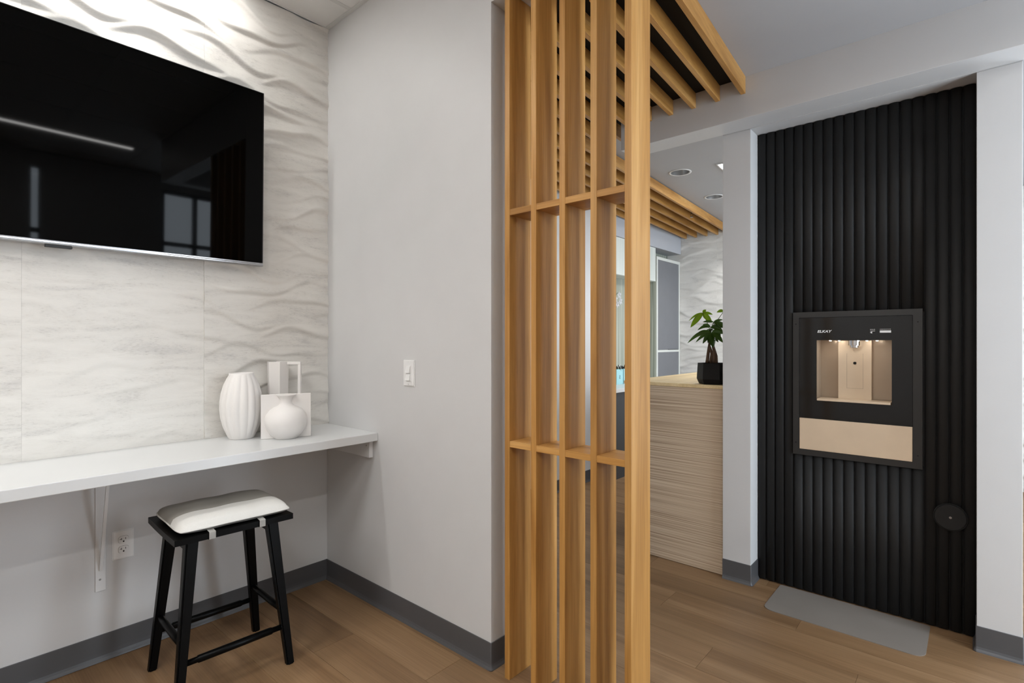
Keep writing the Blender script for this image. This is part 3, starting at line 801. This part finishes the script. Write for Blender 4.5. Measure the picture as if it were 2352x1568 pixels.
text_mesh('brand_lettering', 'ELKAY', 0.0165, 'print', bf, (-0.5565, -0.0042, 1.2965), (R(90), 0, 0), depth=0.0002, shear=0.25, sx=1.22, bold=0.0004)
box('status_label', -0.3310, -0.2885, -0.0045, -0.0040, 1.2885, 1.2985, 'print', bf)
text_mesh('label_caption', 'PLEASE REPLACE FILTER', 0.0046, 'print', bf, (-0.3100, -0.0042, 1.3040), (R(90), 0, 0), depth=0.0002, sx=0.86)
text_mesh('label_caption', 'FILTER LIFE', 0.0046, 'print', bf, (-0.3585, -0.0042, 1.3035), (R(90), 0, 0), depth=0.0002, sx=0.86)
ic = bmesh.new(); prism(ic, [(-0.369, 1.2895), (-0.3605, 1.2850), (-0.3605, 1.2940)], 1, -0.0045, -0.0040); prism(ic, [(-0.3675, 1.2950), (-0.349, 1.2962), (-0.349, 1.2975), (-0.3675, 1.2968)], 1, -0.0045, -0.0040)
finish('filter_icon', ic, 'print', bf)

# access cover + floor mat
ac = thing('access_cover', 'round black access cover near the foot of the fluted panel', 'cover', (-0.080, YF - 0.005, 0.494))
bm = bmesh.new(); lathe(bm, [(0.0, 0.0), (0.052, 0.0), (0.0535, 0.0015), (0.0535, 0.004), (0.0515, 0.0052), (0.0, 0.0058)], 48, capb=False)
d_ = finish('disc', bm, 'rib', ac); d_.rotation_euler = (R(90), 0, 0); d_.location = (0, -0.0005, 0)
bm = bmesh.new(); lathe(bm, [(0.0, 0.0), (0.005, 0.0), (0.005, 0.0012), (0.0, 0.0016)], 14, capb=False)
d_ = finish('screw', bm, 'screw', ac); d_.rotation_euler = (R(90), 0, 0); d_.location = (0, -0.0062, 0)
bm = bmesh.new(); tube(bm, [(0.0560 * math.cos(a), 0.0010, 0.0560 * math.sin(a)) for a in [2 * math.pi * k / 40 for k in range(41)]], 0.0035, 8, cap=False)
finish('rim', bm, 'black', ac)
fm = bmesh.new(); pts = []
mx0, mx1, my0, my1, rr = -0.752, -0.148, 2.642, 2.956, 0.045
for (cx, cy, a0, r_) in ((mx0 + rr, my0 + rr, 180, rr), (mx1 - rr, my0 + rr, 270, rr), (mx1 - 0.01, my1 - 0.01, 0, 0.01), (mx0 + 0.01, my1 - 0.01, 90, 0.01)):
    for k in range(7): a = R(a0 + 90 * k / 6); pts.append((cx + r_ * math.cos(a), cy + r_ * math.sin(a)))
prism(fm, pts, 2, 0.0003, 0.0028)
tag(finish('floor_mat', fm, 'mat'), 'thin grey see-through plastic mat on the floor below the bottle filler', 'mat')

# ================================================================== RECEPTION DESK
dk = thing('reception_desk', 'tall reception desk clad in fine horizontal reed lines with pale top', 'desk', (0, 2.872, 0))
box('front_panel', -1.592, -1.0085, 0.0, 0.020, 0.002, 0.992, 'reed', dk, 0.001)
box('body', -1.585, -1.0095, 0.0205, 1.42, 0.002, 0.9915, 'reed', dk)
box('counter_top', -1.604, -1.0085, -0.0035, 1.43, 0.9925, 1.012, 'desktop', dk, 0.0015)

# ---- money tree
px, py, pz = -1.098, 2.962, 1.0123
tree = thing('potted_money_tree', 'small money tree with braided trunk in a black faceted pot', 'potted plant', (px, py, pz))
bm = bmesh.new()
lathe(bm, [(0.074, 0.0), (0.078, 0.004), (0.0885, 0.028), (0.0885, 0.030), (0.083, 0.116), (0.0795, 0.116), (0.0785, 0.100), (0.0, 0.100)], 6, capb=True)
o = finish('pot', bm, 'pot', tree); o.rotation_euler = (0, 0, R(12))
bm = bmesh.new(); lathe(bm, [(0.0, 0.1015), (0.066, 0.1015), (0.066, 0.104), (0.0, 0.108)], 14, capb=False); finish('soil', bm, 'soil', tree)
def T3(pxl, pyl, Yd=0.0):
    """photo pixel -> point in the plant's local space on the plane through its stem"""
    t = (pxl - 1176) / F_PX; a = R(41.1015); c_, s_ = math.cos(a), math.sin(a)
    vx, vy, vz = t * c_ - s_, t * s_ + c_, (783 - pyl) / F_PX
    k = (py + Yd) / vy
    return Vector((vx * k - px, Yd, 1.25 + vz * k - pz))
trk = [((1624, 833), (1628, 800), (1631, 780), (1631, 762)), ((1632, 833), (1635, 812), (1629, 792), (1633, 765)), ((1640, 833), (1640, 808), (1637, 792), (1634, 770)), ((1645, 833), (1645, 818), (1639, 796), (1638, 775))]
for i, pl_ in enumerate(trk):
    bm = bmesh.new(); pts = [T3(x, y_, 0.012 * math.sin(i * 2.1 + k)) for k, (x, y_) in enumerate(pl_)]
    fine = []
    for k in range(len(pts) - 1):
        for q in range(4): fine.append(pts[k].lerp(pts[k + 1], q / 4))
    fine.append(pts[-1])
    n_ = len(fine); tube(bm, fine, [0.0062 * (1 - k / n_) ** 0.8 + 0.0032 for k in range(n_)], 10); finish('trunk', bm, 'trunk', tree, smooth=True)
def leaf(base, tip, width, mat, droop=0.15, roll=0.0):
    base, tip = Vector(base), Vector(tip); d_ = tip - base; L = d_.length
    side = d_.cross(Vector((-0.64, 0.76, 0.1)))          # roughly facing the room
    side = side.normalized(); nrm = side.cross(d_).normalized()
    side = (Matrix.Rotation(roll, 3, d_.normalized()) @ side)
    bm = bmesh.new(); rows = []
    for k in range(11):
        t = k / 10; wd = width * (math.sin(math.pi * t ** 0.85) ** 0.75) * (1 - 0.15 * t) + 0.0004
        p = base + d_ * t + Vector((0, 0, 1)) * (droop * L * math.sin(math.pi * t))
        rows.append([bm.verts.new(p - side * wd + nrm * wd * 0.25), bm.verts.new(p - nrm * wd * 0.05), bm.verts.new(p + side * wd + nrm * wd * 0.25)])
    for r0, r1 in zip(rows, rows[1:]):
        bm.faces.new((r0[0], r0[1], r1[1], r1[0])); bm.faces.new((r0[1], r0[2], r1[2], r1[1]))
    bmesh.ops.solidify(bm, geom=list(bm.faces), thickness=0.0006)
    o = finish('leaf', bm, mat, tree, smooth=True)
    return o
def stemp(p, q, r=0.0016):
    bm = bmesh.new(); p, q = Vector(p), Vector(q)
    tube(bm, [p, p.lerp(q, 0.5) + Vector((0, 0, 0.006)), q], r, 6); finish('leaf_stalk', bm, 'stem', tree, smooth=True)
trunk_top = T3(1632, 762)
clusters = [
 ((1614, 718), -0.01, 'leaf_backlit', [((1586, 752), 0.017, -0.02, 0.02), ((1635, 740), 0.016, 0.0, 0.02), ((1637, 722), 0.008, -0.01, 0.06), ((1622, 711), 0.009, 0.0, 0.03), ((1582, 737), 0.006, 0.02, 0.08)]),
 ((1663, 714), 0.0, 'leaf_backlit', [((1646, 717), 0.009, -0.01, 0.1), ((1680, 706), 0.012, 0.02, 0.1), ((1680, 724), 0.014, -0.02, 0.1)]),
 ((1639, 739), -0.02, 'leaf', [((1614, 739), 0.007, -0.03, 0.05), ((1660, 734), 0.007, -0.02, 0.05), ((1664, 743), 0.006, 0.0, 0.06), ((1649, 747), 0.011, -0.04, 0.06), ((1668, 752), 0.010, -0.02, 0.05)]),
 ((1632, 751), -0.015, 'leaf', [((1614, 745), 0.010, -0.03, 0.08), ((1602, 758), 0.009, -0.02, 0.16), ((1660, 760), 0.014, -0.01, 0.16), ((1666, 752), 0.012, 0.02, 0.1)]),
 ((1634, 764), -0.02, 'leaf', [((1596, 770), 0.011, -0.04, 0.14), ((1579, 788), 0.012, -0.05, 0.16), ((1598, 786), 0.010, -0.03, 0.12), ((1614, 789), 0.014, -0.05, 0.08), ((1638, 798), 0.021, -0.06, 0.02), ((1661, 787), 0.015, -0.04, 0.12), ((1664, 766), 0.015, -0.01, 0.14), ((1650, 786), 0.013, 0.02, 0.08), ((1626, 788), 0.013, 0.02, 0.08), ((1656, 770), 0.016, 0.04, 0.14)]),
 ((1640, 758), 0.03, 'leaf', [((1612, 775), 0.013, 0.05, 0.14), ((1655, 752), 0.013, 0.06, 0.14), ((1650, 778), 0.016, 0.03, 0.1), ((1622, 768), 0.014, -0.03, 0.1), ((1640, 778), 0.017, -0.05, 0.06)]),
]
for (c_, yd, mt, lv) in clusters:
    b_ = T3(*c_, yd); stemp(trunk_top, b_)
    for (tp, wd, yt, dr) in lv: leaf(b_, T3(*tp, yt), wd, mt, dr)

# ================================================================== FAR ROOM FURNITURE
tc_ = thing('tall_cabinet', 'tall built-in cabinet with slate grey doors in a pale frame', 'cabinet', (XR, 5.468, 0))
cf = bmesh.new(); cxw = -2.652 - XR
bbox(cf, 0.001, cxw - 0.006, 0, 0.018, 0, 2.187); bbox(cf, 0.001, cxw - 0.006, 0.590, 0.608, 0, 2.187); bbox(cf, 0.001, cxw - 0.006, 0.018, 0.590, 2.16, 2.187); bbox(cf, 0.001, 0.01, 0.018, 0.59, 0, 2.16)
tag(finish('carcass', cf, 'sage', tc_), 'sage carcass')
ff = bmesh.new()
for b_ in ((0.0, 0.030, 0.0, 2.187), (0.582, 0.612, 0.0, 2.187), (0.030, 0.582, 2.155, 2.187), (0.030, 0.582, 1.125, 1.15), (0.030, 0.582, 0.0, 0.09)): bbox(ff, cxw - 0.006, cxw + 0.002, b_[0], b_[1], b_[2], b_[3])
tag(finish('face_frame', ff, 'cab_frame', tc_), 'off-white face frame')
ud = box('upper_door', cxw - 0.018, cxw - 0.003, 0.0305, 0.5815, 1.152, 2.154, 'cab_door', tc_)
ld = box('lower_door', cxw - 0.018, cxw - 0.003, 0.0305, 0.5815, 0.091, 1.1245, 'cab_door', tc_)
box('edge_pull', cxw - 0.003, cxw + 0.006, 0.30, 0.56, 1.1505, 1.156, 'dark_base', ud)
uc = thing('upper_cabinet', 'pale wall cabinet with fine vertical lines hung under the soffit', 'cabinet', (XR, 4.13, 1.905))
box('carcass', 0.001, 0.150, 0, 1.32, 0.0, 0.372, 'upcab', uc)
for k in range(3): box('door', 0.1505, 0.168, 0.001 + 0.44 * k, 0.439 + 0.44 * k, 0.002, 0.370, 'upcab', uc, 0.001)
bc = thing('back_counter', 'low charcoal base unit with white counter top behind reception', 'counter', (XR, 4.125, 0))
box('base_unit', 0.002, 0.382, 0.0, 1.33, 0.0, 0.785, 'dark_base', bc)
box('counter_top', 0.001, 0.404, -0.002, 1.335, 0.7855, 0.820, 'white', bc, 0.002)
for k, (yy, lab) in enumerate(((4.615, 'aqua paper gift bag with white rope handles beside the orchid'), (4.755, 'aqua paper gift bag with white rope handles nearer the tall cabinet'))):
    g = thing('gift_bag', lab, 'gift bag', (-2.735, yy, 0.8202), 0, 'aqua gift bags')
    box('bag_body', 0, 0.075, 0, 0.125, 0.0, 0.150, 'aqua', g, 0.001)
    tp = bmesh.new()
    for q in range(6):
        x = 0.008 + 0.06 * random.random(); y_ = 0.012 + 0.02 * q
        vs_ = [tp.verts.new((x + 0.018 * math.cos(a), y_ + 0.018 * math.sin(a), 0.1505)) for a in (0, 1.57, 3.14, 4.71)]
        ap = tp.verts.new((x + random.uniform(-.01, .01), y_ + random.uniform(-.01, .01), 0.182 + 0.012 * random.random()))
        for a in range(4): tp.faces.new((vs_[a], vs_[(a + 1) % 4], ap))
    finish('tissue', tp, 'black', g)
    for xx in (0.001, 0.074):
        bm = bmesh.new(); tube(bm, [(xx, 0.035 + 0.055 * t, 0.150 + 0.040 * math.sin(math.pi * t)) for t in [j / 10 for j in range(11)]], 0.0022, 6); finish('rope_handle', bm, 'rope', g, smooth=True)
    em = bmesh.new(); tube(em, [(0.0762, 0.050, 0.060), (0.0762, 0.070, 0.085), (0.0762, 0.058, 0.092), (0.0762, 0.062, 0.055), (0.0762, 0.080, 0.062)], 0.0012, 5)
    finish('bag_emblem', em, 'dark_base', g)
orc = thing('orchid', 'white orchid in a small white pot on the back counter', 'potted plant', (-2.66, 4.46, 0.8202))
bm = bmesh.new(); lathe(bm, [(0.042, 0.0), (0.045, 0.003), (0.058, 0.11), (0.053, 0.11), (0.044, 0.02)], 32); finish('pot', bm, 'ceramic', orc, smooth=True)
bm = bmesh.new(); sp = [Vector((0, 0, 0.03)), Vector((0.0, -0.02, 0.35)), Vector((0.01, -0.01, 0.62)), Vector((0.02, 0.05, 0.84)), Vector((0.03, 0.12, 0.90)), Vector((0.035, 0.17, 0.865))]
tube(bm, sp, [0.004, 0.0035, 0.003, 0.0025, 0.002, 0.0015], 8); finish('stem', bm, 'stem', orc, smooth=True)
for a in (0.3, 1.8, 3.4, 5.0):
    bm = bmesh.new(); d_ = Vector((math.cos(a), math.sin(a), 0)); s_ = Vector((-math.sin(a), math.cos(a), 0)); rows = []
    for k in range(8):
        t = k / 7; p = d_ * (0.02 + 0.11 * t) + Vector((0, 0, 0.10 + 0.07 * math.sin(math.pi * t * 0.8))); wd = 0.026 * math.sin(math.pi * (0.08 + 0.92 * t)) + 0.0005
        rows.append((bm.verts.new(p - s_ * wd), bm.verts.new(p + s_ * wd)))
    for r0, r1 in zip(rows, rows[1:]): bm.faces.new((r0[0], r0[1], r1[1], r1[0]))
    bmesh.ops.solidify(bm, geom=list(bm.faces), thickness=0.0012); finish('leaf', bm, 'leaf', orc, smooth=True)
for q, (fx, fy, fz) in enumerate(((0.05, 0.045, 0.835), (0.055, 0.105, 0.875), (0.06, 0.120, 0.815), (0.055, 0.072, 0.785), (0.055, 0.02, 0.78))):
    bm = bmesh.new(); cpt = Vector((fx, fy, fz))
    for k in range(5):
        a = R(90 + 72 * k + 10 * q); d_ = Vector((0.15, math.cos(a), math.sin(a))).normalized(); s_ = d_.cross(Vector((1, 0, 0))).normalized()
        w_ = 0.017 if k in (1, 4) else 0.012; rows = []
        for j in range(6):
            t = j / 5; p = cpt + d_ * (0.004 + 0.034 * t); wd = w_ * math.sin(math.pi * (0.12 + 0.86 * t)) + 0.0004
            rows.append((bm.verts.new(p - s_ * wd), bm.verts.new(p + Vector((0.003 * math.sin(math.pi * t), 0, 0))), bm.verts.new(p + s_ * wd)))
        for r0, r1 in zip(rows, rows[1:]):
            bm.faces.new((r0[0], r0[1], r1[1], r1[0])); bm.faces.new((r0[1], r0[2], r1[2], r1[1]))
    bmesh.ops.solidify(bm, geom=list(bm.faces), thickness=0.0006); finish('blossom', bm, 'petal', orc, smooth=True)

# ================================================================== LIGHT FITTINGS
def downlight(label, x, y, z, power, group, rad=0.085, spot=120, aim=None, lamp=True, col=(1.0, 0.97, 0.93)):
    d = thing('recessed_downlight', label, 'ceiling light', (x, y, z), 0, group)
    bm = bmesh.new(); lathe(bm, [(rad * 0.80, -0.0005), (rad * 0.86, -0.004), (rad, -0.003), (rad, -0.0004)], 40, capb=False); finish('trim_ring', bm, 'wmetal', d, smooth=True)
    bm = bmesh.new(); lathe(bm, [(rad * 0.795, -0.003), (rad * 0.77, 0.03), (rad * 0.70, 0.075), (rad * 0.60, 0.10)], 40, capb=False); finish('reflector', bm, 'refl', d, smooth=True)
    bm = bmesh.new(); lathe(bm, [(0.0, 0.0985), (rad * 0.59, 0.0985), (rad * 0.59, 0.100), (0.0, 0.100)], 32, capb=False); finish('lamp', bm, 'can_glow', d)
    l = bpy.data.lights.new('downlight_beam', 'SPOT'); l.energy = power; l.spot_size = R(spot); l.spot_blend = 0.6; l.shadow_soft_size = 0.035; l.color = col
    lo = bpy.data.objects.new('downlight_beam', l); COL.objects.link(lo); lo.parent = d; lo.location = (0, 0, -0.008)
    return d
def hole(names, x, y, rad, z0, z1):
    """cut a round hole for a can through ceiling boards (boolean, applied)"""
    for nm in names:
        o = bpy.data.objects.get(nm)
        if o is None: continue
        bm = bmesh.new(); lathe(bm, [(rad, z0), (rad, z1)], 40, center=(x, y), capt=True)
        bmesh.ops.recalc_face_normals(bm, faces=bm.faces)
        me = bpy.data.meshes.new('cut'); bm.to_mesh(me); bm.free(); c = bpy.data.objects.new('cut', me); COL.objects.link(c)
        md = o.modifiers.new('hole', 'BOOLEAN'); md.object = c; md.operation = 'DIFFERENCE'; md.solver = 'EXACT'
        dg = bpy.context.evaluated_depsgraph_get(); nme = bpy.data.meshes.new_from_object(o.evaluated_get(dg))
        o.modifiers.clear(); o.data = nme; bpy.data.objects.remove(c)
CAN = 'round recessed downlights'
hole(('ceiling_far',), -1.703, 3.909, 0.067, ZC - 0.02, ZC + 0.1); hole(('ceiling_far',), -1.762, 4.770, 0.067, ZC - 0.02, ZC + 0.1)
downlight('recessed round downlight in the far ceiling nearer the grey beam', -1.703, 3.909, ZC + 0.001, 9, CAN, 0.084)
downlight('recessed round downlight in the far ceiling nearer the textured end wall', -1.762, 4.770, ZC + 0.001, 9, CAN, 0.084)
hole(('ceiling_far',), -1.822, 5.630, 0.067, ZC - 0.02, ZC + 0.1)
downlight('recessed round downlight in the far ceiling right against the textured end wall', -1.822, 5.630, ZC + 0.001, 9, CAN, 0.084)
# linear wall washer close to the television wall
M['wash_glow'] = emis('wall_wash_diffuser', (1.0, 0.98, 0.95), 40.0)
ww = thing('wall_wash_light', 'slim linear wall-washing light in the grid ceiling above the television', 'ceiling light', (-2.425, 0.98, ZH))
box('housing', -0.030, 0.030, -2.5, 0.0, -0.012, -0.0045, 'wmetal', ww, 0.001)
box('diffuser', -0.020, 0.020, -2.49, -0.01, -0.0135, -0.0122, 'wash_glow', ww)

# far LED panel (square to the baffles)
tp = thing('led_panel', 'square white LED ceiling panel in the far grey ceiling', 'ceiling light', (-1.421, 3.890, ZC), math.atan(SK))
box('panel_frame', 0.0, 0.60, 0.0, 1.20, -0.008, 0.0005, 'wmetal', tp, 0.001)
box('diffuser', 0.012, 0.588, 0.012, 1.188, -0.0095, -0.0082, 'back_glow', tp)
# linear LED in the grid ceiling, parallel to the television wall
ln = thing('linear_led_light', 'long slim linear LED light in the grid ceiling', 'ceiling light', (0.72, 1.36, ZH))
box('housing', -0.04, 0.04, -3.8, 0.0, -0.022, -0.0045, 'wmetal', ln, 0.001)
box('diffuser', -0.030, 0.030, -3.79, -0.01, -0.0245, -0.0222, 'glow', ln)
# LED panels behind the camera; the one beside the linear light is added fill
for x, y_, lab in ((-1.41, -1.28, 'square LED ceiling panel over the middle of the seating room'), (-0.19, -0.67, 'unseen LED fill panel added beside the linear light'), (-1.41, -2.5, 'square LED ceiling panel over the rear of the seating room')):
    p_ = thing('led_panel', lab, 'ceiling light', (x, y_, ZH), 0, 'square LED ceiling panels')
    box('panel_frame', -0.295, 0.295, -0.295, 0.295, -0.010, -0.0045, 'wmetal', p_)
    box('diffuser', -0.28, 0.28, -0.28, 0.28, -0.0115, -0.0102, 'panel_glow', p_)
# sprinkler under the recess board
spk = thing('sprinkler_head', 'small brass sprinkler head hanging between the far oak baffles', 'sprinkler', (-2.058, 4.99, 2.534))
bm = bmesh.new(); lathe(bm, [(0.022, 0.0), (0.022, -0.004), (0.009, -0.008), (0.009, -0.052), (0.006, -0.056)], 20, capt=True); bmesh.ops.recalc_face_normals(bm, faces=bm.faces); finish('escutcheon', bm, 'black', spk)
bm = bmesh.new()
for s_ in (-1, 1): tube(bm, [(s_ * 0.006, 0, -0.056), (s_ * 0.012, 0, -0.068), (s_ * 0.009, 0, -0.083), (0, 0, -0.090)], 0.0018, 6)
finish('yoke', bm, 'trunk', spk)
bm = bmesh.new(); lathe(bm, [(0.0, -0.0905), (0.014, -0.0905), (0.015, -0.0925), (0.0, -0.0925)], 18, capb=False); finish('deflector', bm, 'chrome', spk)
